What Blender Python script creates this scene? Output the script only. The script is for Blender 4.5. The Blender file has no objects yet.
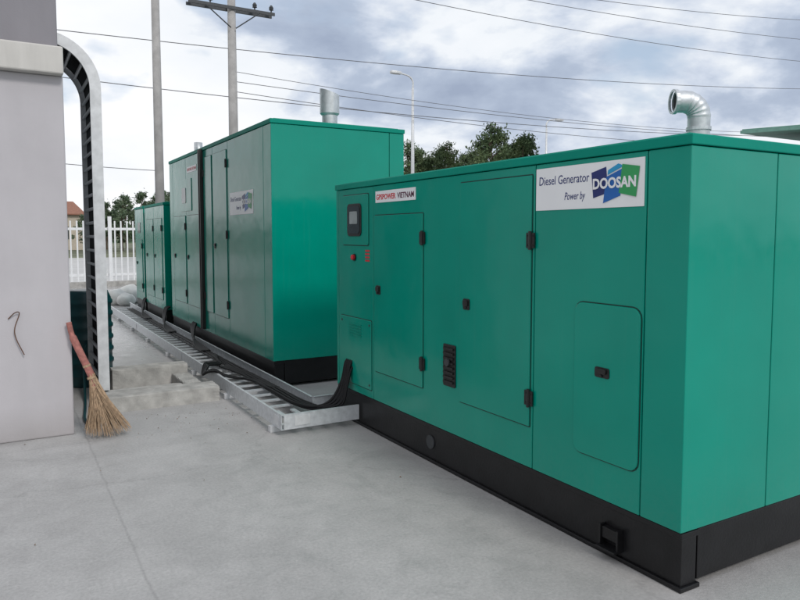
import bpy, math, random
from mathutils import Vector, Matrix, Euler
random.seed(7)
S=bpy.context.scene
C=S.collection
S.view_settings.view_transform='Standard'
S.view_settings.look='None'
S.view_settings.exposure=0
S.view_settings.gamma=1
pi=math.pi

# ---------------------------------------------------------------- materials
def newmat(name):
    m=bpy.data.materials.new(name); m.use_nodes=True
    nt=m.node_tree; b=nt.nodes['Principled BSDF']
    return m,nt,b
def N(nt,t,**kw):
    n=nt.nodes.new(t)
    for k,v in kw.items(): setattr(n,k,v)
    return n
def noise(nt,scale,detail=3,rough=.55,dist=0,vec=None):
    n=N(nt,'ShaderNodeTexNoise')
    n.inputs['Scale'].default_value=scale; n.inputs['Detail'].default_value=detail
    n.inputs['Roughness'].default_value=rough; n.inputs['Distortion'].default_value=dist
    if vec is None:
        tc=N(nt,'ShaderNodeNewGeometry'); vec=tc.outputs['Position']
    nt.links.new(vec,n.inputs['Vector'])
    return n
def ramp(nt,src,stops):
    r=N(nt,'ShaderNodeValToRGB')
    el=r.color_ramp.elements
    while len(el)<len(stops): el.new(.5)
    for e,(p,c) in zip(el,stops):
        e.position=p; e.color=(c[0],c[1],c[2],1) if hasattr(c,'__len__') else (c,c,c,1)
    nt.links.new(src,r.inputs['Fac'])
    return r
def mixc(nt,mode,fac,a,b):
    n=N(nt,'ShaderNodeMix',data_type='RGBA',blend_type=mode)
    for sock,v in ((n.inputs[0],fac),(n.inputs[6],a),(n.inputs[7],b)):
        if hasattr(v,'links'): nt.links.new(v,sock)
        elif hasattr(v,'__len__'): sock.default_value=(v[0],v[1],v[2],1)
        else: sock.default_value=v
    return n.outputs[2]
def math_(nt,op,a,b=None,clamp=False):
    n=N(nt,'ShaderNodeMath',operation=op); n.use_clamp=clamp
    for i,v in enumerate((a,b)):
        if v is None: continue
        if hasattr(v,'links'): nt.links.new(v,n.inputs[i])
        else: n.inputs[i].default_value=v
    return n.outputs[0]
def simple(name,col,rough=.5,metal=0,var=.15,scale=6,bump=0,bscale=60,spec=.5):
    m,nt,b=newmat(name)
    n=noise(nt,scale)
    c2=[c*(1-var) for c in col]; c3=[min(1,c*(1+var)) for c in col]
    r=ramp(nt,n.outputs['Fac'],[(.3,c2),(.7,c3)])
    nt.links.new(r.outputs['Color'],b.inputs['Base Color'])
    b.inputs['Roughness'].default_value=rough; b.inputs['Metallic'].default_value=metal
    b.inputs['Specular IOR Level'].default_value=spec
    if bump:
        n2=noise(nt,bscale); bp=N(nt,'ShaderNodeBump'); bp.inputs['Strength'].default_value=bump
        bp.inputs['Distance'].default_value=.01
        nt.links.new(n2.outputs['Fac'],bp.inputs['Height']); nt.links.new(bp.outputs['Normal'],b.inputs['Normal'])
    return m

def paint(name,col,spec=.34,rlo=.13,rhi=.20):
    m,nt,b=newmat(name)
    n=noise(nt,1.3,3); n2=noise(nt,35,4)
    g=N(nt,'ShaderNodeNewGeometry'); sp=N(nt,'ShaderNodeSeparateXYZ'); nt.links.new(g.outputs['Position'],sp.inputs[0])
    base=ramp(nt,n.outputs['Fac'],[(.3,[c*.92 for c in col]),(.7,[c*1.07 for c in col])]).outputs['Color']
    low=N(nt,'ShaderNodeMapRange'); low.inputs[1].default_value=.25; low.inputs[2].default_value=.7
    low.inputs[3].default_value=.09; low.inputs[4].default_value=.0
    nt.links.new(sp.outputs['Z'],low.inputs[0])
    mp=N(nt,'ShaderNodeMapping'); mp.inputs['Scale'].default_value=(22,22,.7); nt.links.new(g.outputs['Position'],mp.inputs[0])
    st=noise(nt,1.0,3,.6,0,vec=mp.outputs[0])
    sr=ramp(nt,st.outputs['Fac'],[(.55,0),(.8,.02)])
    d=math_(nt,'ADD',math_(nt,'MULTIPLY',low.outputs[0],n2.outputs['Fac']),sr.outputs['Color'])
    out=mixc(nt,'MIX',d,base,(.25,.30,.28))
    nt.links.new(out,b.inputs['Base Color'])
    rr=ramp(nt,n2.outputs['Fac'],[(.3,rlo),(.7,rhi)]); nt.links.new(rr.outputs['Color'],b.inputs['Roughness'])
    b.inputs['Specular IOR Level'].default_value=spec
    nb=noise(nt,2.2,2); bp=N(nt,'ShaderNodeBump'); bp.inputs['Strength'].default_value=.24; bp.inputs['Distance'].default_value=.03
    nt.links.new(nb.outputs['Fac'],bp.inputs['Height']); nt.links.new(bp.outputs['Normal'],b.inputs['Normal'])
    return m
GREEN=paint('green_paint',(.0,.258,.187))
GREENR=paint('green_roof_paint',(.0,.235,.17),.15,.5,.6)
GREEN_IN=simple('dark_green_gap',(.001,.03,.022),.6)
BLACK=simple('black_skid_paint',(.007,.007,.008),.38,var=.3,scale=9,bump=.12,spec=.4)
BLACKP=simple('black_plastic',(.01,.01,.01),.45,var=.2)
CABLE=simple('cable_rubber',(.007,.007,.008),.6,var=.2,spec=.3)
GALV=simple('galvanised_steel',(.60,.62,.64),.42,metal=.35,var=.13,scale=22,bump=.06)
GALV2=simple('galvanised_dull',(.64,.65,.66),.5,metal=.25,var=.12,scale=14)
ALU=simple('spiral_duct_metal',(.55,.57,.59),.45,metal=.55,var=.16,scale=18)
WHITE=simple('white_vinyl',(.80,.81,.82),.35,var=.02)
NAVY=simple('navy_ink',(.012,.025,.14),.4,var=.05)
BLUE=simple('blue_ink',(.01,.12,.42),.4,var=.05)
CYAN=simple('light_blue_ink',(.02,.3,.55),.4,var=.05)
LGREEN=simple('green_ink',(.03,.32,.10),.4,var=.05)
RED=simple('red_ink',(.55,.02,.03),.4,var=.05)
DARKRED=simple('dark_ink',(.10,.02,.05),.4,var=.05)
GLASS=simple('dark_window',(.03,.04,.045),.08,var=.2)
SCREEN=simple('instrument_face',(.25,.28,.28),.25,var=.2)
WIRE=simple('wire_grey',(.12,.12,.13),.6)
POLE=simple('concrete_pole',(.36,.35,.34),.85,var=.15,scale=3)
STEELD=simple('dark_steel',(.06,.065,.07),.55,metal=.4)
RUST=simple('rusty_wire',(.12,.06,.035),.8,var=.3)
FENCEW=simple('white_fence_paint',(.78,.79,.80),.5,var=.05)
BARK=simple('bark',(.09,.065,.045),.9,var=.3,scale=8)
TEAL=simple('teal_plastic',(.006,.05,.058),.35,var=.15)
SACK=simple('white_sack',(.6,.6,.58),.8,var=.15)
ROOFT=simple('terracotta_roof',(.26,.12,.08),.8,var=.2)
HWALL=simple('house_plaster',(.5,.44,.36),.9,var=.1)
METROOF=simple('metal_roofing',(.16,.33,.27),.55,var=.1)
def leafmat(name,c1,c2):
    m,nt,b=newmat(name)
    n=noise(nt,1.1,3); r=ramp(nt,n.outputs['Fac'],[(.35,c1),(.68,c2)])
    nt.links.new(r.outputs['Color'],b.inputs['Base Color']); b.inputs['Roughness'].default_value=.7
    b.inputs['Specular IOR Level'].default_value=.2
    return m
LEAF=leafmat('foliage_dark',(.055,.09,.045),(.12,.16,.07))
LEAF2=leafmat('foliage_far',(.08,.12,.075),(.12,.16,.09))
STRAW=simple('straw',(.36,.25,.16),.8,var=.35,scale=40)
HANDLE=simple('broom_binding',(.34,.13,.11),.7,var=.3,scale=30)
DEB=simple('dry_leaf',(.22,.15,.09),.8,var=.4,scale=50)

def concrete():
    m,nt,b=newmat('yard_concrete')
    g=N(nt,'ShaderNodeNewGeometry'); sp=N(nt,'ShaderNodeSeparateXYZ'); nt.links.new(g.outputs['Position'],sp.inputs[0])
    a=noise(nt,.8,5,.65,.6); c=noise(nt,4.0,5,.7,.5); d=noise(nt,55,3,.7); e=noise(nt,.42,4,.6,1.0)
    r1=ramp(nt,a.outputs['Fac'],[(.3,(.355,.348,.344)),(.48,(.395,.388,.384)),(.70,(.445,.437,.432))])
    r2=ramp(nt,c.outputs['Fac'],[(.28,.86),(.5,.98),(.72,1.06)])
    o=mixc(nt,'MULTIPLY',1,r1.outputs['Color'],r2.outputs['Color'])
    r3=ramp(nt,d.outputs['Fac'],[(.3,.82),(.7,1.14)])
    o=mixc(nt,'MULTIPLY',.8,o,r3.outputs['Color'])
    r4=ramp(nt,e.outputs['Fac'],[(.40,.91),(.50,1.0),(.62,1.03)])
    o=mixc(nt,'MULTIPLY',1,o,r4.outputs['Color'])
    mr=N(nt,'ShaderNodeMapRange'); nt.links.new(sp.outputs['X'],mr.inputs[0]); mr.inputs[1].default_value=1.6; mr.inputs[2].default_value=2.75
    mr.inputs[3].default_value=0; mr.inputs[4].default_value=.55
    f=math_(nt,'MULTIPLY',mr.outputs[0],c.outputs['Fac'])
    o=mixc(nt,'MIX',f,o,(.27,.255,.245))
    def joint(axis,off,per,w):
        x=math_(nt,'ADD',sp.outputs[axis],-off)
        x=math_(nt,'ADD',x,math_(nt,'MULTIPLY',math_(nt,'SUBTRACT',c.outputs['Fac'],.5),.05))
        x=math_(nt,'DIVIDE',x,per)
        x=math_(nt,'ABSOLUTE',math_(nt,'SUBTRACT',x,math_(nt,'ROUND',x)))
        x=math_(nt,'MULTIPLY',x,per)
        q=N(nt,'ShaderNodeMapRange'); nt.links.new(x,q.inputs[0])
        q.inputs[1].default_value=w*.2; q.inputs[2].default_value=w; q.inputs[3].default_value=.84; q.inputs[4].default_value=1
        return q.outputs[0]
    o=mixc(nt,'MULTIPLY',1,o,joint('X',.575,4.0,.012))
    o=mixc(nt,'MULTIPLY',.6,o,joint('Y',1.1,5.0,.010))
    v=N(nt,'ShaderNodeTexVoronoi',feature='DISTANCE_TO_EDGE'); v.inputs['Scale'].default_value=.33
    mm=mixc(nt,'ADD',.9,g.outputs['Position'],a.outputs['Color']); nt.links.new(mm,v.inputs['Vector'])
    cr=N(nt,'ShaderNodeMapRange'); nt.links.new(v.outputs['Distance'],cr.inputs[0]); cr.inputs[1].default_value=0; cr.inputs[2].default_value=.005
    cr.inputs[3].default_value=.82; cr.inputs[4].default_value=1
    o=mixc(nt,'MULTIPLY',.7,o,cr.outputs[0])
    nt.links.new(o,b.inputs['Base Color'])
    rr=ramp(nt,c.outputs['Fac'],[(.35,.5),(.65,.8)])
    wet=N(nt,'ShaderNodeMapRange'); nt.links.new(sp.outputs['Y'],wet.inputs[0]); wet.inputs[1].default_value=7.5; wet.inputs[2].default_value=12
    wet.inputs[3].default_value=0; wet.inputs[4].default_value=.45
    ro=math_(nt,'SUBTRACT',rr.outputs['Color'],wet.outputs[0],True)
    nt.links.new(ro,b.inputs['Roughness'])
    bp=N(nt,'ShaderNodeBump'); bp.inputs['Strength'].default_value=.35; bp.inputs['Distance'].default_value=.006
    nt.links.new(d.outputs['Fac'],bp.inputs['Height']); nt.links.new(bp.outputs['Normal'],b.inputs['Normal'])
    return m
CONC=concrete()
ROUGHC=simple('rough_concrete',(.39,.38,.36),.9,var=.25,scale=7,bump=.5,bscale=35)
FIELD=simple('field',(.13,.14,.085),.95,var=.4,scale=.2)
ROAD=simple('pale_concrete_road',(.40,.40,.39),.35,var=.15,scale=.7)
def wallmat(name,col,streak=.1):
    m,nt,b=newmat(name)
    g=N(nt,'ShaderNodeNewGeometry'); mp=N(nt,'ShaderNodeMapping'); mp.inputs['Scale'].default_value=(3,3,.35)
    nt.links.new(g.outputs['Position'],mp.inputs[0])
    a=noise(nt,1.4,4,.6,.2,vec=mp.outputs[0]); c=noise(nt,2.0,4,.6)
    r=ramp(nt,a.outputs['Fac'],[(.3,[x*(1-streak) for x in col]),(.65,col)])
    r2=ramp(nt,c.outputs['Fac'],[(.3,.95),(.7,1.03)])
    o=mixc(nt,'MULTIPLY',1,r.outputs['Color'],r2.outputs['Color'])
    sp=N(nt,'ShaderNodeSeparateXYZ'); nt.links.new(g.outputs['Position'],sp.inputs[0])
    mr=N(nt,'ShaderNodeMapRange'); nt.links.new(sp.outputs['Z'],mr.inputs[0]); mr.inputs[1].default_value=0; mr.inputs[2].default_value=.3
    mr.inputs[3].default_value=.75; mr.inputs[4].default_value=0
    f=math_(nt,'MULTIPLY',mr.outputs[0],c.outputs['Fac'])
    o=mixc(nt,'MIX',f,o,(.2,.18,.16))
    nt.links.new(o,b.inputs['Base Color']); b.inputs['Roughness'].default_value=.85
    n2=noise(nt,90,3); bp=N(nt,'ShaderNodeBump'); bp.inputs['Strength'].default_value=.25; bp.inputs['Distance'].default_value=.004
    nt.links.new(n2.outputs['Fac'],bp.inputs['Height']); nt.links.new(bp.outputs['Normal'],b.inputs['Normal'])
    return m
WALL=wallmat('grey_render',(.485,.465,.485),.06)
WALLU=wallmat('mauve_grey_render',(.245,.235,.255),.1)
LEDGE=wallmat('ledge_render',(.58,.56,.53),.28)

# ---------------------------------------------------------------- mesh helper
class MB:
    def __init__(s): s.v=[]; s.f=[]
    def box(s,lo,hi):
        i=len(s.v); (a,b,c),(d,e,f)=lo,hi
        s.v+=[(a,b,c),(d,b,c),(d,e,c),(a,e,c),(a,b,f),(d,b,f),(d,e,f),(a,e,f)]
        for q in ((0,3,2,1),(4,5,6,7),(0,1,5,4),(1,2,6,5),(2,3,7,6),(3,0,4,7)): s.f.append(tuple(i+k for k in q))
        return s
    def prism(s,poly,z0,z1):
        i=len(s.v); n=len(poly)
        ar=sum(poly[k][0]*poly[(k+1)%n][1]-poly[(k+1)%n][0]*poly[k][1] for k in range(n))
        if ar<0: poly=poly[::-1]
        s.v+=[(x,y,z0) for x,y in poly]+[(x,y,z1) for x,y in poly]
        s.f.append(tuple(i+k for k in range(n))[::-1]); s.f.append(tuple(i+n+k for k in range(n)))
        for k in range(n): k2=(k+1)%n; s.f.append((i+k,i+k2,i+n+k2,i+n+k))
        return s
    def poly_extr(s,pts,d):
        i=len(s.v); n=len(pts); d=Vector(d)
        s.v+=[tuple(Vector(p)) for p in pts]+[tuple(Vector(p)+d) for p in pts]
        s.f.append(tuple(i+k for k in range(n))); s.f.append(tuple(i+n+k for k in range(n))[::-1])
        for k in range(n): k2=(k+1)%n; s.f.append((i+k2,i+k,i+n+k,i+n+k2))
        return s
    def tube(s,pts,rad,seg=8,caps=True):
        pts=[Vector(p) for p in pts]; n=len(pts)
        if not hasattr(rad,'__len__'): rad=[rad]*n
        i0=len(s.v); prev=None
        for k,p in enumerate(pts):
            t=(pts[min(k+1,n-1)]-pts[max(k-1,0)]).normalized()
            if prev is None:
                u=t.orthogonal().normalized()
            else:
                u=(prev-t*prev.dot(t)).normalized()
            prev=u; w=t.cross(u)
            for a in range(seg):
                an=2*pi*a/seg
                s.v.append(tuple(p+(u*math.cos(an)+w*math.sin(an))*rad[k]))
        for k in range(n-1):
            for a in range(seg):
                a2=(a+1)%seg
                s.f.append((i0+k*seg+a,i0+k*seg+a2,i0+(k+1)*seg+a2,i0+(k+1)*seg+a))
        if caps:
            s.f.append(tuple(i0+a for a in range(seg))[::-1]); s.f.append(tuple(i0+(n-1)*seg+a for a in range(seg)))
        return s
    def obj(s,name,mat,parent=None,bevel=0,smooth=False,origin=None,**props):
        vs=[Vector(v) for v in s.v]
        if origin is None:
            lo=Vector([min(v[k] for v in vs) for k in range(3)]); hi=Vector([max(v[k] for v in vs) for k in range(3)])
            origin=(lo+hi)/2
            if parent is None: origin.z=lo.z
        origin=Vector(origin)
        me=bpy.data.meshes.new(name)
        me.from_pydata([tuple(v-origin) for v in vs],[],s.f); me.update()
        import bmesh
        bm=bmesh.new(); bm.from_mesh(me); bmesh.ops.recalc_face_normals(bm,faces=bm.faces); bm.to_mesh(me); bm.free()
        me.materials.append(mat)
        if smooth:
            for p in me.polygons: p.use_smooth=True
        o=bpy.data.objects.new(name,me); C.objects.link(o)
        par(o,parent,origin)
        if bevel:
            b=o.modifiers.new('bevel','BEVEL'); b.width=bevel; b.segments=2; b.limit_method='ANGLE'; b.angle_limit=math.radians(50)
        for k,v in props.items(): o[k]=v
        return o
def wloc(o):
    l=Vector((0,0,0))
    while o is not None: l+=o.location; o=o.parent
    return l
def par(o,parent,world):
    if parent is not None:
        o.parent=parent; o.location=Vector(world)-wloc(parent)
    else: o.location=world
def empty(name,loc,label,cat,group=None):
    e=bpy.data.objects.new(name,None); C.objects.link(e); e.location=loc; e.empty_display_size=.2
    if label: e['label']=label; e['category']=cat
    if group: e['group']=group
    return e
def tag(o,label,cat,group=None):
    o['label']=label; o['category']=cat
    if group: o['group']=group
    return o
def text(name,body,mat,parent,origin,size,bold=0,shear=0,width=None):
    cu=bpy.data.curves.new(name,'FONT'); cu.body=body; cu.size=size; cu.extrude=.0006; cu.offset=bold; cu.shear=shear
    cu.resolution_u=3
    t=bpy.data.objects.new(name+'_c',cu); C.objects.link(t)
    bpy.context.view_layer.update()
    me=bpy.data.meshes.new_from_object(t.evaluated_get(bpy.context.evaluated_depsgraph_get()))
    bpy.data.objects.remove(t)
    sx=1
    xs=[v.co.x for v in me.vertices]
    if width: sx=width/(max(xs)-min(xs))
    x0=min(xs)
    for v in me.vertices:
        x,y,z=v.co
        v.co=(-z,-(x-x0)*sx,y)
    me.materials.clear(); me.materials.append(mat)
    me.name=name
    o=bpy.data.objects.new(name,me); C.objects.link(o); par(o,parent,origin)
    return o

# ---------------------------------------------------------------- ground
MB().box((-700,-300,-1),(900,1100,-.02)).obj('field',FIELD,kind='structure')
def sheet(name,x0,y0,x1,y1,z,mat):
    m=MB(); m.v=[(x0,y0,z),(x1,y0,z),(x1,y1,z),(x0,y1,z)]; m.f=[(0,1,2,3)]
    return m.obj(name,mat,origin=(0,0,z),kind='structure')
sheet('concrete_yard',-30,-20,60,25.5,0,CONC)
sheet('road',-200,25.6,300,56,-.008,ROAD)

# ---------------------------------------------------------------- generators
def rrect(cy,cz,w,h,r,x):
    pts=[]
    for (sy,sz,a0) in ((1,1,0),(-1,1,90),(-1,-1,180),(1,-1,270)):
        for k in range(5):
            a=math.radians(a0+k*22.5)
            pts.append((x,cy+sy*(w/2-r)+r*math.cos(a),cz+sz*(h/2-r)+r*math.sin(a)))
    return pts
def slab(name,cy,cz,w,h,r,x,t,mat,parent,bevel=.0,**p):
    m=MB(); m.poly_extr(rrect(cy,cz,w,h,r,x),(-t,0,0))
    return m.obj(name,mat,parent,bevel=bevel,**p)
def door(parent,X,y0,y1,z0,z1,hinge='low',hinges=(.12,.88),handle=None,name='door',r=.004):
    cy,cz=(y0+y1)/2,(z0+z1)/2; w,h=y1-y0,z1-z0
    slab('door_gasket',cy,cz,w+.014,h+.014,r+.007,X+.004,.006,GREEN_IN,parent)
    d=slab(name,cy,cz,w,h,r,X+.004,.014,GREEN,parent,bevel=.003)
    hy=y0 if hinge=='low' else y1
    for fz in hinges:
        z=z0+(z1-z0)*fz
        m=MB()
        m.box((X-.016,hy-.036,z-.045),(X-.009,hy-.004,z+.045)); m.box((X-.016,hy+.004,z-.045),(X-.0105,hy+.036,z+.045))
        m.tube([(X-.018,hy,z-.055),(X-.018,hy,z+.055)],.010,8)
        for dz in (-.028,.028):
            for dy in (-.022,.022): m.tube([(X-.014,hy+dy,z+dz),(X-.020,hy+dy,z+dz)],.005,6)
        m.obj('hinge',BLACKP,d)
    if handle:
        hy,hz=handle
        paddle(d,X-.0101,hy,hz)
    return d
def paddle(parent,X,hy,hz,w=.075,h=.075):
    m=MB(); m.poly_extr(rrect(hy,hz,w,h,.012,X),(-.006,0,0)); m.poly_extr(rrect(hy,hz+.008,w*.7,h*.5,.008,X-.006),(-.012,0,0))
    m.tube([(X-.006,hy,hz-h*.32),(X-.014,hy,hz-h*.32)],.008,8)
    return m.obj('handle',BLACKP,parent,bevel=.0015)
def sign(parent,X,y0,y1,z0,z1):
    w=y1-y0; h=z1-z0
    s=MB().box((X-.004,y0,z0),(X+.001,y1,z1)).obj('sign_plate',WHITE,parent,label='white sign plate with blue and green logo')
    x=X-.0045
    text('lettering','Diesel Generator',NAVY,s,(x,y1-.035*w,z0+h*.60),h*.29,.0,0.05,width=w*.50)
    text('lettering','Power by',NAVY,s,(x,y1-.30*w,z0+h*.22),h*.25,0,.25,width=w*.20)
    def quad(a,mat,dx=0):
        m=MB(); m.poly_extr([(x-dx,y1-u*w,z0+v*h) for u,v in a],(-.0012,0,0)); m.obj('logo_ribbon',mat,s)
    quad([(.575,.22),(.555,.78),(.685,.88),(.705,.32)],NAVY,0)
    quad([(.665,.10),(.690,.66),(.835,.82),(.810,.24)],BLUE,.0013)
    quad([(.700,.70),(.704,.80),(.79,.92),(.838,.86)],CYAN,.0013)
    quad([(.800,.30),(.825,.90),(.965,.82),(.940,.20)],LGREEN,.0026)
    text('logo_lettering','DOOSAN',WHITE,s,(x-.005,y1-.575*w,z0+h*.42),h*.31,.0026,.0,width=w*.365)
    return s
def genset(name,label,X,Y,L,W,H,zb,sy,sx):
    g=empty(name,(X+W/2,Y+L/2,0),label,'generator','green diesel generator sets')
    th=.03; gp=.0035
    zt=H-.065
    MB().box((X+.018,Y+.018,zb+.01),(X+W-.018,Y+L-.018,zt-.005)).obj('inner_frame',GREEN_IN,g)
    m=MB()
    ys=sy; xs=sx
    def corner(cx,cy,ya,xe,dx,dy):
        m.prism([(cx,cy),(cx,ya),(cx+dx*th,ya),(cx+dx*th,cy+dy*th),(xe,cy+dy*th),(xe,cy)],zb,zt)
    corner(X,Y,ys[0]-gp,xs[0]-gp,1,1)
    corner(X,Y+L,ys[-1]+gp,xs[0]-gp,1,-1)
    corner(X+W,Y,ys[0]-gp,xs[-1]+gp,-1,1)
    corner(X+W,Y+L,ys[-1]+gp,xs[-1]+gp,-1,-1)
    for a,b in zip(ys[:-1],ys[1:]):
        if b-a<.02: continue
        m.box((X,a+gp,zb),(X+th,b-gp,zt)); m.box((X+W-th,a+gp,zb),(X+W,b-gp,zt))
    for a,b in zip(xs[:-1],xs[1:]):
        m.box((a+gp,Y,zb),(b-gp,Y+th,zt)); m.box((a+gp,Y+L-th,zb),(b-gp,Y+L,zt))
    m.obj('enclosure',GREEN,g,bevel=.004)
    r=MB(); e=.010
    r.box((X-e,Y-e,zt+.004),(X+W+e,Y+L+e,H-.012))
    r.box((X+.05,Y+.05,H-.012),(X+W-.05,Y+L-.05,H+.002))
    r.obj('roof',GREENR,g,bevel=.005)
    k=MB(); z1=zb-.004
    for (a,b,ow) in ((X+.006,X+.13,-1),(X+W-.13,X+W-.006,1)):
        k.box((a,Y-.001,z1-.03),(b,Y+L+.001,z1)); k.box((a-.008,Y-.010,0.002),(b+.008,Y+L+.010,.024))
        k.box((a+.008,Y+.004,.024),(b-.008,Y+L-.004,z1-.03))
    k.box((X+.132,Y+.004,.035),(X+W-.132,Y+.03,z1)); k.box((X+.132,Y+L-.03,.035),(X+W-.132,Y+L-.004,z1))
    k.obj('skid_base',BLACK,g,bevel=.003)
    return g
X1,Y1,L1,W1,H1,ZB=2.735,2.075,3.83,1.65,2.172,.29
g1=genset('diesel_generator','large green enclosed diesel generator with white branded sign on black skid',X1,Y1,L1,W1,H1,ZB,[2.32,3.13,5.17,5.86],[3.40,4.2])
sign(g1,X1,2.335,3.12,1.84,2.08)
door(g1,X1,3.155,3.885,.545,2.05,'low',(.116,.745),(3.80,1.23))
door(g1,X1,4.37,5.13,.545,1.86,'low',(.14,.86),(5.06,1.24))
cy=(2.335+2.785)/2
slab('panel_gasket',cy,.92,.462,.842,.06,X1+.004,.006,GREEN_IN,g1)
ap=slab('access_panel',cy,.92,.450,.83,.055,X1+.004,.014,GREEN,g1,bevel=.003)
paddle(ap,X1-.0101,2.575,.975,.10,.055)
v=slab('vent_grille',4.01,.775,.15,.30,.01,X1,.010,BLACKP,g1,bevel=.002)
m=MB()
for i in range(8): m.box((X1-.022,3.95,.65+i*.034),(X1-.0105,4.07,.665+i*.034))
m.obj('louvre',BLACKP,v)
m=MB(); m.tube([(X1-.022,4.01,.80),(X1-.034,4.01,.80)],.028,12); m.obj('latch_knob',STEELD,v)
cp=slab('control_panel',5.50,1.83,.50,.44,.02,X1+.004,.014,GREEN,g1,bevel=.003)
slab('panel_gasket',5.50,1.83,.514,.454,.02,X1+.004,.006,GREEN_IN,g1)
slab('window_frame',5.50,1.83,.27,.285,.04,X1-.0101,.010,BLACKP,cp,bevel=.002)
w=slab('window',5.50,1.83,.225,.24,.03,X1-.0205,.003,GLASS,cp)
slab('instrument_screen',5.50,1.85,.15,.11,.01,X1-.0237,.002,SCREEN,cp)
m=MB(); m.tube([(X1,5.52,1.50),(X1-.012,5.52,1.50)],.032,16); m.obj('button_collar',BLACKP,g1)
m=MB(); m.tube([(X1-.012,5.52,1.50),(X1-.03,5.52,1.50),(X1-.036,5.52,1.50)],[.022,.024,.014],16); m.obj('emergency_button',RED,g1)
for i in range(4): MB().box((X1-.002,5.235,1.47+i*.028),(X1+.001,5.315,1.485+i*.028)).obj('warning_strip',RED,g1)
lc=slab('lower_cover',5.50,.66,.60,.60,.01,X1+.004,.012,GREEN,g1,bevel=.003)
slab('panel_gasket',5.50,.66,.612,.612,.012,X1+.004,.006,GREEN_IN,g1)
for yy in (5.23,5.77):
    for zz in (.4,.92):
        m=MB(); m.tube([(X1-.008,yy,zz),(X1-.013,yy,zz)],.010,6); m.obj('bolt',STEELD,lc)
for i in range(5): MB().box((X1-.016,5.38,.80+i*.025),(X1-.008,5.62,.81+i*.025)).obj('louvre',GREEN,lc)
npl=MB().box((X1-.004,4.48,1.965),(X1+.001,5.12,2.06)).obj('name_plate',WHITE,g1,label='white name plate with red capital lettering')
text('lettering','GPSPOWER',RED,npl,(X1-.0045,5.105,1.99),.06,.0014,0,width=.325)
text('lettering','VIETNAM',DARKRED,npl,(X1-.0045,4.755,1.99),.06,.0014,0,width=.255)
m=MB(); m.tube([(X1+.005,4.28,.15),(X1+.016,4.28,.15)],.052,20); m.obj('skid_hole_disc',STEELD,g1)  # solid dark disc put in for the dark round hole in the skid
m=MB(); m.box((X1-.055,2.43,.05),(X1+.013,2.56,.062)); m.box((X1-.03,2.43,.062),(X1+.013,2.442,.17)); m.box((X1-.03,2.548,.062),(X1+.013,2.56,.17)); m.box((X1-.02,2.442,.10),(X1+.013,2.548,.16))
m.obj('jacking_lug',BLACK,g1,bevel=.002)
cx,cyy=3.76,2.81
ex=empty('exhaust_pipe',(0,0,0),'','')
par(ex,g1,(cx,cyy,H1))
pts=[(cx,cyy,H1-.01),(cx,cyy,H1+.02),(cx,cyy,H1+.24)]
rad=[.066]*3
R_=.095; zc0=H1+.25
for i in range(0,6):
    a=i*18*pi/180
    for j,rr_ in ((0,.0665),(1,.069),(2,.0665)):
        aa=min(a+j*.06,pi/2)
        if aa==pi/2 and j: continue
        pts.append((cx-.865*R_*(1-math.cos(aa)),cyy+.5*R_*(1-math.cos(aa)),zc0+R_*math.sin(aa))); rad.append(rr_)
lx,ly,lz=pts[-1]
pts.append((lx-.865*.05,ly+.5*.05,lz)); rad.append(.066)
m=MB(); m.tube(pts,rad,22,False); m.obj('elbow_duct',ALU,ex,smooth=True)
m=MB(); m.tube([(lx-.865*.05,ly+.5*.05,lz),(lx-.865*.07,ly+.5*.07,lz),(lx-.865*.0705,ly+.5*.0705,lz)],[.076,.076,.062],20,False); m.obj('flange',ALU,ex)
m=MB(); m.tube([(cx,cyy,H1),(cx,cyy,H1+.02)],[.11,.10],20); m.obj('flange',ALU,ex)
m=MB(); m.tube([(cx,cyy,H1+.17),(cx,cyy,H1+.19)],.074,20,False); m.obj('clamp_band',ALU,ex)
m=MB(); m.tube([(lx-.865*.04,ly+.5*.04,lz),(lx-.865*.041,ly+.5*.041,lz)],.062,20); m.obj('pipe_mouth',BLACKP,ex)

X2,Y2,L2,W2,H2=2.58,7.24,5.15,1.67,2.97
g2=genset('diesel_generator','tall green container-style diesel generator on black skid',X2,Y2,L2,W2,H2,.30,[7.50,8.88,9.62,10.12,10.24,11.2,12.15],[4.05])
sign(g2,X2,7.86,8.80,1.95,2.23)
door(g2,X2,8.93,9.58,.60,2.80,'low',(.08,.5,.92),(9.50,1.55))
door(g2,X2,10.30,11.15,.60,2.0,'low',(.12,.88),(11.08,1.35))
door(g2,X2,11.25,12.10,.60,2.0,'low',(.12,.88),(12.0,1.35))
door(g2,X2,9.66,10.08,.60,2.80,'high',(.1,.9),None)
m=MB(); m.box((X2-.05,10.125,.32),(X2+.012,10.15,2.93)); m.box((X2-.05,10.205,.32),(X2+.012,10.235,2.93)); m.box((X2-.02,10.15,.34),(X2+.012,10.205,2.9))
m.obj('joint_channel',BLACKP,g2,bevel=.002)
cp=slab('control_panel',11.2,2.32,.75,.5,.02,X2+.004,.014,GREEN,g2,bevel=.003)
slab('window',11.30,2.32,.26,.24,.03,X2-.0101,.006,SCREEN,cp)
npl=MB().box((X2-.004,10.5,2.66),(X2+.001,11.1,2.75)).obj('name_plate',WHITE,g2)
text('lettering','GPSPOWER VIETNAM',RED,npl,(X2-.0045,11.08,2.685),.06,.0012,0,width=.56)
cx,cy=3.60,7.95; seg=32
m=MB(); m.tube([(cx,cy,H2-.01),(cx,cy,H2+.03)],[.17,.15],seg); m.obj('exhaust_flange',ALU,g2)
m=MB(); m.tube([(cx,cy,H2+.02),(cx,cy,H2+.22)],.095,seg,False)
m.obj('exhaust_neck',ALU,g2,smooth=True)
m=MB()
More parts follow.
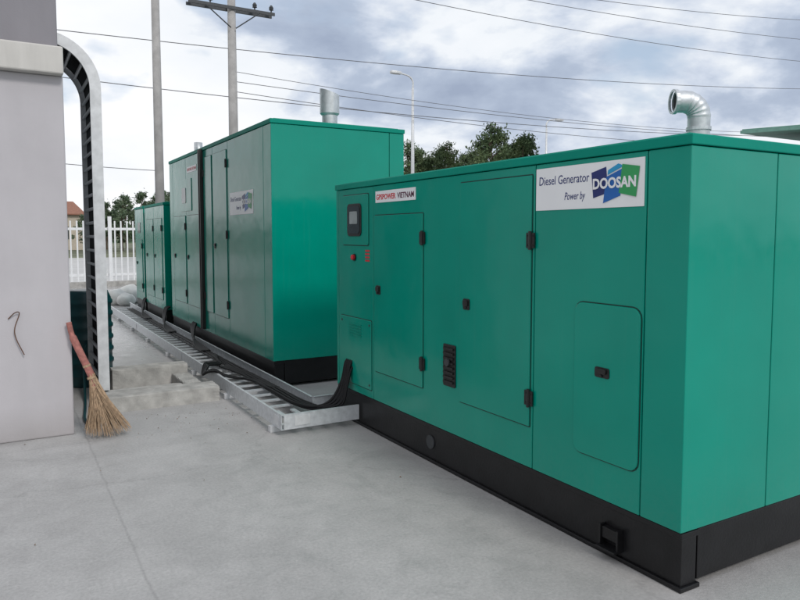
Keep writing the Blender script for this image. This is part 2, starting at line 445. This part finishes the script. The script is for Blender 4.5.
for k,(r,zz,sl) in enumerate(((.094,.20,0),(.120,.225,0),(.120,.30,0),(.120,.49,.04),(.114,.49,.04),(.112,.3,0))):
    for a in range(seg):
        an=2*pi*a/seg
        m.v.append((cx+r*math.cos(an),cy+r*math.sin(an),H2+zz-sl*math.cos(an+.52)))
for k in range(5):
    for a in range(seg):
        a2=(a+1)%seg; m.f.append((k*seg+a,k*seg+a2,(k+1)*seg+a2,(k+1)*seg+a))
m.f.append(tuple(5*seg+a for a in range(seg)))
o=m.obj('exhaust_pipe',ALU,g2,smooth=True)
es=o.modifiers.new('edges','EDGE_SPLIT'); es.split_angle=math.radians(40)
m=MB(); m.tube([(3.0,12.05,H2),(3.0,12.05,H2+.3)],.07,12); m.obj('exhaust_pipe',ALU,g2,smooth=True)
g3=genset('diesel_generator','smaller green diesel generator beyond the tall one',X2,12.95,1.88,1.7,2.30,.33,[13.1,13.90,14.7],[3.5,4.1])
door(g3,X2,13.13,13.87,.5,2.0,'low',(.12,.88),(13.78,1.3)); door(g3,X2,13.93,14.67,.5,2.0,'low',(.12,.88),(14.58,1.3))
g4=genset('diesel_generator','green diesel generator close to the white fence',X2,15.0,1.0,1.7,2.30,.33,[15.12,15.9],[3.5,4.1])
door(g4,X2,15.16,15.86,.5,1.6,'low',(.12,.88),(15.76,1.1)); slab('window',15.5,1.85,.3,.22,.03,X2+.002,.008,GLASS,g4)

# ---------------------------------------------------------------- floor cable tray
tr=empty('cable_tray',(2.27,8,0),'galvanised ladder cable tray on floor beside the generators','cable tray')
RZ0,RZ1=.055,.185
def rail(p0,p1,inward,z0=RZ0,z1=RZ1,t=.004,fl=.022):
    m=MB()
    p0=Vector((p0[0],p0[1],0)); p1=Vector((p1[0],p1[1],0)); iv=Vector((inward[0],inward[1],0))
    def seg(a,b,zz0,zz1):
        q=[p0+iv*a,p1+iv*a,p1+iv*b,p0+iv*b]
        m.prism([(v.x,v.y) for v in q],zz0,zz1)
    seg(0,t,z0,z1-t); seg(0,fl,z1-t,z1); seg(t,fl,z0,z0+t)
    m.obj('side_rail',GALV,tr)
tx0,tx1=2.00,2.50
rail((tx0,5.44),(tx0,9.2),(1,0)); rail((tx0,9.205),(tx0,12.6),(1,0)); rail((tx0,12.605),(tx0,16.4),(1,0))
rail((tx1,5.95),(tx1,9.2),(-1,0)); rail((tx1,9.205),(tx1,16.4),(-1,0))
rail((tx0+.024,5.44),(2.73,5.44),(0,1)); rail((tx1+.004,5.95),(2.73,5.95),(0,-1))
y=6.1
while y<16.3:
    MB().box((tx0+.005,y,.080),(tx1-.005,y+.05,.095)).obj('rung',GALV,tr); y+=.25
x=2.12
while x<2.70:
    MB().box((x,5.446,.080),(x+.045,5.945,.095)).obj('rung',GALV,tr); x+=.15
for y in (5.6,7.0,8.4,9.9,11.4,12.9,14.5): MB().box((1.96,y,.001),(2.54,y+.06,.054)).obj('support',GALV2,tr)
for y in (9.2,12.6): MB().box((tx0-.006,y-.08,.075),(tx0-.001,y+.08,.165)).obj('splice_plate',GALV2,tr)
MB().box((tx0-.006,5.50,.08),(tx0-.001,5.62,.165)).obj('splice_plate',GALV2,tr)
MB().box((2.12,5.434,.08),(2.26,5.439,.165)).obj('splice_plate',GALV2,tr)

def bez(p,n=12):
    P=[Vector(q) for q in p]; P=[P[0]*2-P[1]]+P+[P[-1]*2-P[-2]]
    out=[]
    for i in range(1,len(P)-2):
        for k in range(n):
            t=k/n
            a,b,c,d=P[i-1],P[i],P[i+1],P[i+2]
            out.append(.5*((2*b)+(-a+c)*t+(2*a-5*b+4*c-d)*t*t+(-a+3*b-3*c+d)*t**3))
    out.append(P[-2]); return out
def cable(name,label,pts,r=.016):
    m=MB(); m.tube(bez(pts),r,8); return tag(m.obj(name,CABLE,smooth=True),label,'cable','black power cables')
rn=random.Random(3)
for i in range(8):
    row=i%4; lay=i//4
    y0=5.56+.034*row+.012*lay; j=rn.uniform(-.012,.012); j2=rn.uniform(-.014,.014)
    lx=2.450-.034*row-.010*lay
    z0=.107+.021*lay
    P_=[(2.79,y0+.02,.52+.05*lay),(2.715,y0,.49+.05*lay),(2.672,y0,.34+.03*lay),(2.63-.02*row,y0+.01,.18+.02*lay),(2.52-.025*row,y0+.09,z0+.006),(lx+.01,6.0,z0),(lx+j,6.5,z0),(lx+j2,7.2,z0)]
    if lay==0: P_+=[(lx-j,8,z0),(lx+j,9,z0),(lx-j2,10.4,z0),(lx+j,12,z0),(lx,15.8,z0)]
    else: P_+=[(lx-.02,7.6,z0),(2.33-.03*row,8.2,z0-.008)]
    cable('power_cable','thick black power cable from generator into the tray',P_,.0125 if lay else .0105)
for i in range(4):
    cable('power_cable','black cable looping out over the tray edge',
      [(2.42-.02*i,9.0,.125),(2.3,8.5-.05*i,.125),(2.12-.02*i,8.2-.05*i,.17),(2.01,8.0-.06*i,.205),(1.94,7.80-.05*i,.12+.02*i),(2.01,7.62-.05*i,.205),(2.12,7.5-.04*i,.15),(2.30+.02*i,7.2,.13),(2.38+.02*i,6.7,.13)],.012)
for (yy,zz) in ((10.7,.36),(12.8,.40),(14.9,.40)):
    for i in range(5):
        cable('power_cable','thick black cable dropping from generator to tray',
          [(2.63,yy+.05*i,zz),(2.57,yy+.05*i-.02,zz-.03),(2.51,yy+.05*i-.16,.26),(2.44,yy-.4,.17),(2.36+.025*i,yy-.8,.122),(2.34+.025*i,yy-1.3,.115)],.015)

# ---------------------------------------------------------------- building at the side
b=empty('building',(-2.5,9,0),'grey rendered building corner with projecting concrete ledge','building')
MB().box((-20,6.4,0),(.50,12,3.00)).obj('wall',WALL,b,bevel=.012)  # unseen western length added to darken reflections in the generator sides
MB().box((-20,6.30,3.00),(.50,12.05,3.22)).obj('ledge',LEDGE,b,bevel=.012)
MB().box((-20,6.42,3.22),(.47,12,6.5)).obj('upper_wall',WALLU,b,bevel=.01)
m=MB(); m.tube(bez([(.04,6.39,1.02),(.09,6.37,1.07),(.12,6.375,1.06),(.085,6.37,.95),(.09,6.375,.86),(.145,6.37,.72)],6),.0042,6)
m.obj('wall_wire',RUST,b)

# ---------------------------------------------------------------- curved ladder tray coming off the wall
ZL0=.16
lt=empty('cable_ladder',(.85,7.7,ZL0),'curved galvanised cable ladder arching from wall down to step','cable ladder')
def arc_path(off):
    xo=.90-off; R_=.50-off; zt=3.10
    pts=[(xo,ZL0)]
    for k in range(11): pts.append((xo,ZL0+(zt-ZL0)*(k+1)/11))
    for k in range(1,15):
        a=k*(pi/2)/14; pts.append((.90-.5+R_*math.cos(a),zt+R_*math.sin(a)))
    pts.append((-.2,zt+R_)); return pts
def ribbon(m,off0,off1,y0,y1):
    A=arc_path(off0); B=arc_path(off1); i=len(m.v); n=len(A)
    for (p,q) in zip(A,B):
        m.v+=[(p[0],y0,p[1]),(q[0],y0,q[1]),(q[0],y1,q[1]),(p[0],y1,p[1])]
    for k in range(n-1):
        for e in range(4):
            e2=(e+1)%4; m.f.append((i+4*k+e,i+4*k+e2,i+4*k+4+e2,i+4*k+4+e))
    m.f.append((i,i+1,i+2,i+3)); k=4*(n-1)+i; m.f.append((k+3,k+2,k+1,k))
ya,yb=7.30,8.20
m=MB(); ribbon(m,0,.10,ya,ya+.004); ribbon(m,0,.004,ya+.004,ya+.03); ribbon(m,.096,.10,ya+.004,ya+.03); m.obj('side_rail',GALV2,lt)
m=MB(); ribbon(m,0,.10,yb-.004,yb); ribbon(m,0,.004,yb-.03,yb-.004); ribbon(m,.096,.10,yb-.03,yb-.004); m.obj('side_rail',GALV2,lt)
P=arc_path(.075)
L=[0]
for p,q in zip(P[:-1],P[1:]): L.append(L[-1]+math.dist(p,q))
s_=.12
while s_<L[-1]-.05:
    k=max(i for i in range(len(L)) if L[i]<=s_); t=(s_-L[k])/(L[k+1]-L[k])
    x=P[k][0]+(P[k+1][0]-P[k][0])*t; z=P[k][1]+(P[k+1][1]-P[k][1])*t
    m=MB(); m.tube([(x,ya+.004,z),(x,yb-.004,z)],.016,6); m.obj('rung',GALV2,lt); s_+=.14
for i in range(12):
    yy=ya+.08+i*.068
    A=arc_path(.026)
    m=MB(); m.tube([(p[0]+.0,yy,p[1]) for p in A],.030,6)
    tag(m.obj('power_cable',CABLE,smooth=True),'black cable running inside the curved ladder','cable','cables in the curved ladder')

# ---------------------------------------------------------------- concrete steps
cs=empty('concrete_step',(1.2,7.5,0),'chipped concrete kerb with cable pit beside the building','concrete step')
def rough_block(name,lo,hi,seed,ch=.008):
    import bmesh
    bm=bmesh.new(); bmesh.ops.create_cube(bm,size=1)
    bmesh.ops.subdivide_edges(bm,edges=bm.edges[:],cuts=11,use_grid_fill=True)
    r=random.Random(seed)
    lo=Vector(lo);hi=Vector(hi);c=(lo+hi)/2;d=hi-lo
    for v in bm.verts:
        e=(abs(v.co.x)>.49)+(abs(v.co.y)>.49)+(abs(v.co.z)>.49)
        s=[math.copysign(1,q) if abs(q)>.49 else 0 for q in v.co]
        v.co=Vector((v.co.x*d.x,v.co.y*d.y,v.co.z*d.z))
        if e>=2:
            a=r.uniform(.002,ch)*(2.5 if r.random()<.06 else 1)
            v.co-=Vector([q*a for q in s])
        elif s[2]>0: v.co+=Vector((0,0,r.uniform(-.003,.002)))
    me=bpy.data.meshes.new(name); bm.to_mesh(me); bm.free(); me.materials.append(ROUGHC)
    o=bpy.data.objects.new(name,me); C.objects.link(o); par(o,cs,c)
rough_block('kerb_slab',(.78,6.98,-.02),(1.91,7.28,.155),1)
rough_block('kerb_slab',(1.62,7.283,-.02),(1.80,7.90,.155),5)
rough_block('pit_wall',(1.0,7.90,-.02),(1.80,8.10,.25),2)
rough_block('pit_wall',(.78,7.283,-.02),(1.617,7.42,.14),3)

# ---------------------------------------------------------------- barrel
m=MB(); bx,by=.83,8.55
prof=[(.0,.0),(.25,.0),(.265,.03)]
z=.10
while z<.95:
    prof+=[(.262,z),(.278,z+.02),(.278,z+.045),(.262,z+.065)]; z+=.135
prof+=[(.262,.99),(.24,1.04),(.23,1.07),(.0,1.07)]
seg=28
for r,z in prof:
    for a in range(seg): m.v.append((bx+max(r,.001)*math.cos(2*pi*a/seg),by+max(r,.001)*math.sin(2*pi*a/seg),z))
for k in range(len(prof)-1):
    for a in range(seg): a2=(a+1)%seg; m.f.append((k*seg+a,k*seg+a2,(k+1)*seg+a2,(k+1)*seg+a))
tag(m.obj('barrel',TEAL,smooth=True),'dark teal ribbed plastic barrel standing behind the cable ladder','barrel')
m=MB(); m.tube(bez([(.78,8.25,.5),(.74,8.05,.25),(.70,7.6,.03),(.66,7.2,.02),(.62,6.8,.02),(.66,6.55,.02)],8),.014,8)
tag(m.obj('hose',TEAL,smooth=True),'thin dark hose lying on the concrete beside the wall','hose')

# ---------------------------------------------------------------- broom
br=empty('broom',(.66,6.3,0),'straw broom leaning upright against the wall corner','broom')
nk=Vector((.635,6.27,.48))
m=MB(); r=random.Random(5)
for i in range(420):
    u=r.uniform(-1,1); w=r.uniform(-1,1)
    tip=Vector((.74+u*.18,6.2+w*.10,r.uniform(.004,.05)+.03*abs(u)))
    st=nk+Vector((r.uniform(-.022,.022),r.uniform(-.02,.02),r.uniform(-.05,.06)))
    mid=st.lerp(tip,.5)+Vector((-.018*u+r.uniform(-.008,.008),r.uniform(-.01,.01),r.uniform(0,.02)))
    m.tube([st,mid,tip],[.0032,.0026,.001],3,False)
m.obj('bristles',STRAW,br)
m=MB(); m.tube(bez([(.655,6.26,.40),(.63,6.28,.52),(.56,6.31,.70),(.50,6.34,.86),(.478,6.35,.97)],8),[.034]*4+[.03]*20+[.022]*9,10)
m.obj('handle',HANDLE,br,smooth=True)
for (q,t) in (((.652,6.262,.42),.037),((.632,6.275,.50),.036),((.60,6.293,.60),.033)):
    q=Vector(q); dd=Vector((-.25,.1,.9)).normalized()*.009; m=MB(); m.tube([q-dd,q+dd],t,12); m.obj('binding_ring',STRAW,br)

# ---------------------------------------------------------------- fence
fx0,fx1,fy=-14,22,24.5
fe=empty('picket_fence',((fx0+fx1)/2,fy,0),'white metal picket fence along the edge of the yard','fence')
m=MB(); x=fx0
while x<fx1: m.box((x,fy-.012,.18),(x+.045,fy+.012,2.15)); x+=.19
m.obj('picket',FENCEW,fe,kind='stuff')
for z in (.35,1.85): MB().box((fx0,fy+.014,z),(fx1,fy+.045,z+.08)).obj('rail',FENCEW,fe)
x=fx0
while x<=fx1: MB().box((x,fy-.06,.0),(x+.11,fy+.013,2.3)).obj('fence_post',FENCEW,fe); x+=2.85
MB().box((fx0,fy-.1,0),(fx1,fy+.1,.17)).obj('kerb',ROUGHC,fe)

# ---------------------------------------------------------------- poles
def cpole(x,y,h,label,arms,r0=.23,r1=.15):
    p=empty('utility_pole',(x,y,0),label,'utility pole','concrete utility poles')
    m=MB(); m.tube([(x,y,-.1),(x,y,h)],[r0,r1],12); m.obj('pole',POLE,p,smooth=True)
    for z in arms:
        for s in (-1,1): MB().box((x-1.75,y+s*.19-.03,z-.06),(x+1.75,y+s*.19+.03,z+.06)).obj('crossarm',STEELD,p)
        for s in (-1,1):
            m=MB(); m.tube([(x+s*1.1,y-.24,z-.05),(x+s*.1,y-.24,z-.8)],.025,6); m.obj('brace',STEELD,p)
        for dx in (-1.6,-.9,.9,1.6):
            m=MB(); zz=z+.06
            m.tube([(x+dx,y-.19,zz),(x+dx,y-.19,zz+.08),(x+dx,y-.19,zz+.10),(x+dx,y-.19,zz+.16),(x+dx,y-.19,zz+.18),(x+dx,y-.19,zz+.28)],[.03,.03,.10,.07,.10,.04],10); m.obj('insulator',STEELD,p)
    return p
cpole(8.4,28,12.2,'tall concrete power pole with steel crossarm and insulators',[10.75],.22,.15)
cpole(4.85,24.9,12.5,'slim bare concrete pole behind the far generators',[],.16,.125)
def wire(a,b,sag,r=.012,label='thin overhead power line against the cloudy sky'):
    a,b=Vector(a),Vector(b); P=[]
    for k in range(33):
        t=k/32; q=a.lerp(b,t); q.z-=4*sag*t*(1-t); P.append(q)
    m=MB(); m.tube(P,r,5); return tag(m.obj('power_line',WIRE),label,'power line','overhead power lines')
wire((-6,28,8.9),(60,28,13.0),.9,.016)
wire((-6,28,7.6),(60,28,9.5),1.1,.016)
wire((8.4,28,8.3),(60,28,9.9),1.1,.012)
wire((8.4,28,7.9),(60,28,9.2),.7,.014)
wire((8.4,28,7.5),(60,28,8.6),.9,.014)
wire((12,28,12.6),(60,28,14.6),.7,.016)
wire((17,28,13.5),(60,28,16.2),.5,.016)
wire((21,28,14.0),(60,28,18.0),.5,.016)
wire((-8,24.9,5.2),(4.85,24.9,3.9),.3,.012)

def lamp(x,y,h,dx,label):
    p=empty('street_lamp',(x,y,0),label,'street lamp','street lamps beyond the yard')
    m=MB(); m.tube([(x,y,0),(x,y,h*.6),(x,y,h-.5)],[.11,.08,.055],10)
    m.obj('pole',GALV2,p,smooth=True)
    m=MB(); m.tube(bez([(x,y,h-.55),(x,y,h-.2),(x+dx*.3,y,h+.02),(x+dx*.9,y,h+.10)],6),.04,8); m.obj('arm',GALV2,p,smooth=True)
    m=MB(); m.prism([(x+dx*.85,y-.08),(x+dx*1.25,y-.15),(x+dx*1.6,y-.10),(x+dx*1.6,y+.10),(x+dx*1.25,y+.15),(x+dx*.85,y+.08)],h+.04,h+.17); m.obj('lamp_head',GALV2,p,bevel=.03)
lamp(17.1,28.3,9.1,-.75,'grey street lamp with short curved arm above the trees')
lamp(30.1,33.5,8.9,.85,'grey street lamp rising behind tall green trees')

# ---------------------------------------------------------------- trees
def make_tree(seed,h,rad,leafm,n_cl=70,leaf=.16,per=60,conic=.6):
    r=random.Random(seed)
    t=MB(); pts=[Vector((0,0,0))]
    for k in range(1,7): pts.append(Vector((r.uniform(-.12,.12)*k*.4,r.uniform(-.12,.12)*k*.4,h*.93*k/6)))
    t.tube(pts,[.16*h/8*(1-.13*k) for k in range(7)],8)
    cl=[]
    for i in range(n_cl):
        f=r.uniform(.12,1.0); z=h*(.2+.8*f)
        rr=rad*((1-f)**conic*1.0+.10)*(.55+.5*r.random())
        a=r.uniform(0,2*pi); q=r.random()**.5
        c=Vector((rr*q*math.cos(a),rr*q*math.sin(a),z)); cl.append(c)
        if i%3==0:
            t.tube([Vector((0,0,z-.35*rr)),c.lerp(Vector((0,0,z)),.4),c],[.045,.03,.012],5)
    m=MB()
    for c in cl:
        s=r.uniform(.22,.5)*rad*.40
        for k in range(per):
            d=Vector((r.gauss(0,1),r.gauss(0,1),r.gauss(0,.9)))*s*.6
            p=c+d; u=(Vector((r.gauss(0,1),r.gauss(0,1),r.gauss(.6,1)))).normalized(); w=u.orthogonal().normalized()
            l=leaf*r.uniform(.6,1.3)
            i=len(m.v); m.v+=[tuple(p-u*l),tuple(p+w*l*.35),tuple(p+u*l),tuple(p-w*l*.35)]; m.f.append((i,i+1,i+2,i+3))
    return t,m
def mesh_of(mb,name,mat,smooth=False):
    me=bpy.data.meshes.new(name); me.from_pydata(mb.v,[],mb.f); me.materials.append(mat); me.update(); return me
def tree_obj(meshes,x,y,s,rot,label,group,sz=1):
    e=empty('tree',(x,y,0),label,'tree',group); e.scale=(s,s,s*sz); e.rotation_euler=(0,0,rot)
    for nm,me in zip(('trunk','crown'),meshes):
        o=bpy.data.objects.new(nm,me); C.objects.link(o); o.parent=e
TV=[]
for sd,(h_,ra,co) in enumerate(((8,2.0,.5),(8,2.3,.6),(8,1.8,.42))):
    t,m=make_tree(20+sd,h_,ra,LEAF,110,.11,85,co); TV.append((mesh_of(t,'trunk',BARK),mesh_of(m,'crown',LEAF)))
for i,(px,dep,zt) in enumerate(((409,38,6.9),(420,42,7.1),(434,40,6.4),(447,37,6.7),(466,44,7.1),(478,40,6.9),(490,36,7.5),(507,41,7.4),(523,38,7.3),(538,46,7.0),(398,50,6.6),(456,48,6.9))):
    k=(px-400)/690; x=(.5015+.865*k)*dep; y=(.865-.5015*k)*dep
    tree_obj(TV[i%3],x,y,zt/8.3,i*1.3,'green conifer-like tree beyond the generators','dark green trees behind the yard',1.0)
TF=[]
for sd,(h_,ra,co) in enumerate(((6,1.7,.55),(6,2.1,.5))):
    t,m=make_tree(40+sd,h_,ra,LEAF2,46,.16,50,co); TF.append((mesh_of(t,'trunk',BARK),mesh_of(m,'crown',LEAF2)))
r=random.Random(11)
for i in range(22):
    px=60+i*5.8+r.uniform(-3,3); dep=r.uniform(66,92); k=(px-400)/690
    zt=1.7+(235-r.uniform(188,210))*dep/690
    if px<96: zt=1.7+(235-r.uniform(210,220))*dep/690
    x=(.5015+.865*k)*dep; y=(.865-.5015*k)*dep
    tree_obj(TF[i%2],x,y,zt/6.2,i*1.1,'leafy green tree beyond the white fence','distant trees past the fence')
m=MB(); r=random.Random(9)
for i in range(9000):
    x=r.uniform(-120,260); y=r.uniform(150,175); z=r.random()**1.3*(4.0+1.6*math.sin(x*.13)+1.2*math.sin(x*.41))
    u=Vector((r.gauss(0,1),r.gauss(0,1),r.gauss(0,1))).normalized(); w=u.orthogonal().normalized(); l=r.uniform(.5,1.1)
    p=Vector((x,y,z)); q=len(m.v); m.v+=[tuple(p-u*l),tuple(p+w*l*.6),tuple(p+u*l),tuple(p-w*l*.6)]; m.f.append((q,q+1,q+2,q+3))
me=mesh_of(m,'distant_wood',LEAF2); o=bpy.data.objects.new('distant_wood',me); C.objects.link(o); o['kind']='stuff'; tag(o,'low distant belt of trees along the horizon','wood')

def house(x,y,w,d,h,label):
    e=empty('house',(x,y,0),label,'house')
    MB().box((x-w/2,y-d/2,0),(x+w/2,y+d/2,h)).obj('wall',HWALL,e)
    m=MB(); m.poly_extr([(x-w/2-.4,y-d/2-.4,h+.002),(x+w/2+.4,y-d/2-.4,h+.002),(x+w/2-.6,y,h+1.5),(x-w/2+.6,y,h+1.5)],(0,.0,.12))
    m.poly_extr([(x-w/2-.4,y+d/2+.4,h+.002),(x+w/2+.4,y+d/2+.4,h+.002),(x+w/2-.6,y+.01,h+1.5),(x-w/2+.6,y+.01,h+1.5)],(0,.0,.12))
    m.obj('roof',ROOFT,e)
    for dx in (-w*.28,w*.28):
        MB().box((x+dx-.6,y-d/2-.03,1.2),(x+dx+.6,y-d/2+.01,2.6)).obj('window',GLASS,e)
    MB().box((x-.5,y-d/2-.04,0),(x+.5,y-d/2+.01,2.3)).obj('door',BARK,e)
house(3.6,88,9,6,3.9,'low house with terracotta roof beyond the fence')
e=empty('shed',(30,9,0),'long shed with pale green metal roof beyond the generators','shed')
MB().box((21.2,5,0),(40,13.6,4.4)).obj('wall',METROOF,e)
m=MB(); m.poly_extr([(20.8,4.6,4.42),(40.4,4.6,4.42),(40.4,14,4.95),(20.8,14,4.95)],(0,0,.1))
x=20.9
while x<40.2: m.poly_extr([(x,4.6,4.53),(x+.06,4.6,4.53),(x+.06,14,5.06),(x,14,5.06)],(0,0,.04)); x+=.6
m.obj('roof',METROOF,e)
for i,(x,y,s) in enumerate(((2.42,18.0,.28),(2.8,18.3,.33),(2.6,17.7,.22))):
    import bmesh
    bm=bmesh.new(); bmesh.ops.create_icosphere(bm,subdivisions=3,radius=1)
    rr=random.Random(i)
    for v in bm.verts:
        n_=math.sin(v.co.x*5+i)*math.cos(v.co.y*6)*.1; v.co=v.co*(1+n_+rr.uniform(-.03,.03)); v.co.z=max(v.co.z*.8,-.55)
    me=bpy.data.meshes.new('sack'); bm.to_mesh(me); bm.free(); me.materials.append(SACK)
    for p in me.polygons: p.use_smooth=True
    o=bpy.data.objects.new('sack',me); C.objects.link(o); o.scale=(s,s,s); o.location=(x,y,.55*s); tag(o,'crumpled white sack on the concrete near the fence','sack','white sacks')
m=MB(); r=random.Random(21)
for i in range(110):
    if r.random()<.75: x=r.gauss(1.5,.4); y=r.gauss(6.5,.35)
    else: x=r.uniform(-.5,2.6); y=r.uniform(3.5,6.5)
    if y>6.9 or x>2.6: continue
    s=r.uniform(.003,.010); a=r.uniform(0,6.28); c_,s_=math.cos(a),math.sin(a)
    P=[(x+c_*s,y+s_*s,.004),(x-s_*s*.5,y+c_*s*.5,.008+s*.3),(x-c_*s,y-s_*s,.004),(x+s_*s*.5,y-c_*s*.5,.006)]
    q=len(m.v); m.v+=P; m.f.append((q,q+1,q+2,q+3))
o=m.obj('leaf_litter',DEB,kind='stuff'); tag(o,'scattered dry leaf bits on the concrete','litter')

# ---------------------------------------------------------------- world
W=bpy.data.worlds.new('World'); S.world=W; W.use_nodes=True; nt=W.node_tree
bg=nt.nodes['Background']; bg.inputs['Strength'].default_value=.096
SUN=Vector((.16,-1,.85)).normalized()
elev=math.asin(SUN.z); az=math.atan2(SUN.x,SUN.y)
sky=N(nt,'ShaderNodeTexSky',sky_type='NISHITA'); sky.sun_disc=False; sky.sun_elevation=elev; sky.sun_rotation=az
tc=N(nt,'ShaderNodeTexCoord'); sp=N(nt,'ShaderNodeSeparateXYZ'); nt.links.new(tc.outputs['Generated'],sp.inputs[0])
zc=math_(nt,'ADD',math_(nt,'MAXIMUM',sp.outputs['Z'],0.0),.45)
cb=N(nt,'ShaderNodeCombineXYZ'); nt.links.new(math_(nt,'DIVIDE',sp.outputs['X'],zc),cb.inputs[0]); nt.links.new(math_(nt,'DIVIDE',sp.outputs['Y'],zc),cb.inputs[1]); nt.links.new(math_(nt,'MULTIPLY',sp.outputs['Z'],1.6),cb.inputs[2])
n1=noise(nt,2.6,5,.5,.0,vec=cb.outputs[0])
mp=N(nt,'ShaderNodeMapping'); mp.inputs['Location'].default_value=(3.1,7.7,2.0); nt.links.new(cb.outputs[0],mp.inputs[0])
n2=noise(nt,2.3,7,.55,.15,vec=mp.outputs[0])
bias=N(nt,'ShaderNodeMapRange'); nt.links.new(sp.outputs['X'],bias.inputs[0]); bias.inputs[1].default_value=.18; bias.inputs[2].default_value=.52; bias.inputs[3].default_value=.20; bias.inputs[4].default_value=-.075
hb=N(nt,'ShaderNodeMapRange'); nt.links.new(sp.outputs['Z'],hb.inputs[0]); hb.inputs[1].default_value=.10; hb.inputs[2].default_value=.24; hb.inputs[3].default_value=.11; hb.inputs[4].default_value=0
tone=math_(nt,'ADD',math_(nt,'ADD',n2.outputs['Fac'],bias.outputs[0]),hb.outputs[0])
cc=ramp(nt,tone,[(.34,(3.7,4.4,5.8)),(.44,(4.9,5.7,7.1)),(.49,(6.8,7.5,8.7)),(.55,(9.3,9.7,10.2)),(.8,(10.6,10.7,11))])
cov=ramp(nt,math_(nt,'ADD',n1.outputs['Fac'],hb.outputs[0]),[(.36,0),(.46,1)])
pale=mixc(nt,'MIX',.6,sky.outputs['Color'],(6.6,7.9,9.6))
out=mixc(nt,'MIX',cov.outputs['Color'],pale,cc.outputs['Color'])
nt.links.new(out,bg.inputs['Color'])
try:
    W.cycles.sampling_method='MANUAL'; W.cycles.sample_map_resolution=256
except Exception: pass

sl=bpy.data.lights.new('sun','SUN'); sl.energy=1.5; sl.angle=math.radians(12); sl.color=(1,.965,.92)
so=bpy.data.objects.new('sun',sl); C.objects.link(so); so.rotation_euler=SUN.to_track_quat('Z','Y').to_euler(); so.location=(0,-10,15)

# ---------------------------------------------------------------- camera
cam=bpy.data.cameras.new('camera'); co=bpy.data.objects.new('camera',cam); C.objects.link(co)
cam.sensor_width=36; cam.lens=36*690/800; cam.shift_y=-17/800; cam.clip_end=3000; cam.clip_start=.05
co.location=(0,0,1.7); co.rotation_euler=(math.radians(90-4),0,math.radians(-30.1))
S.camera=co
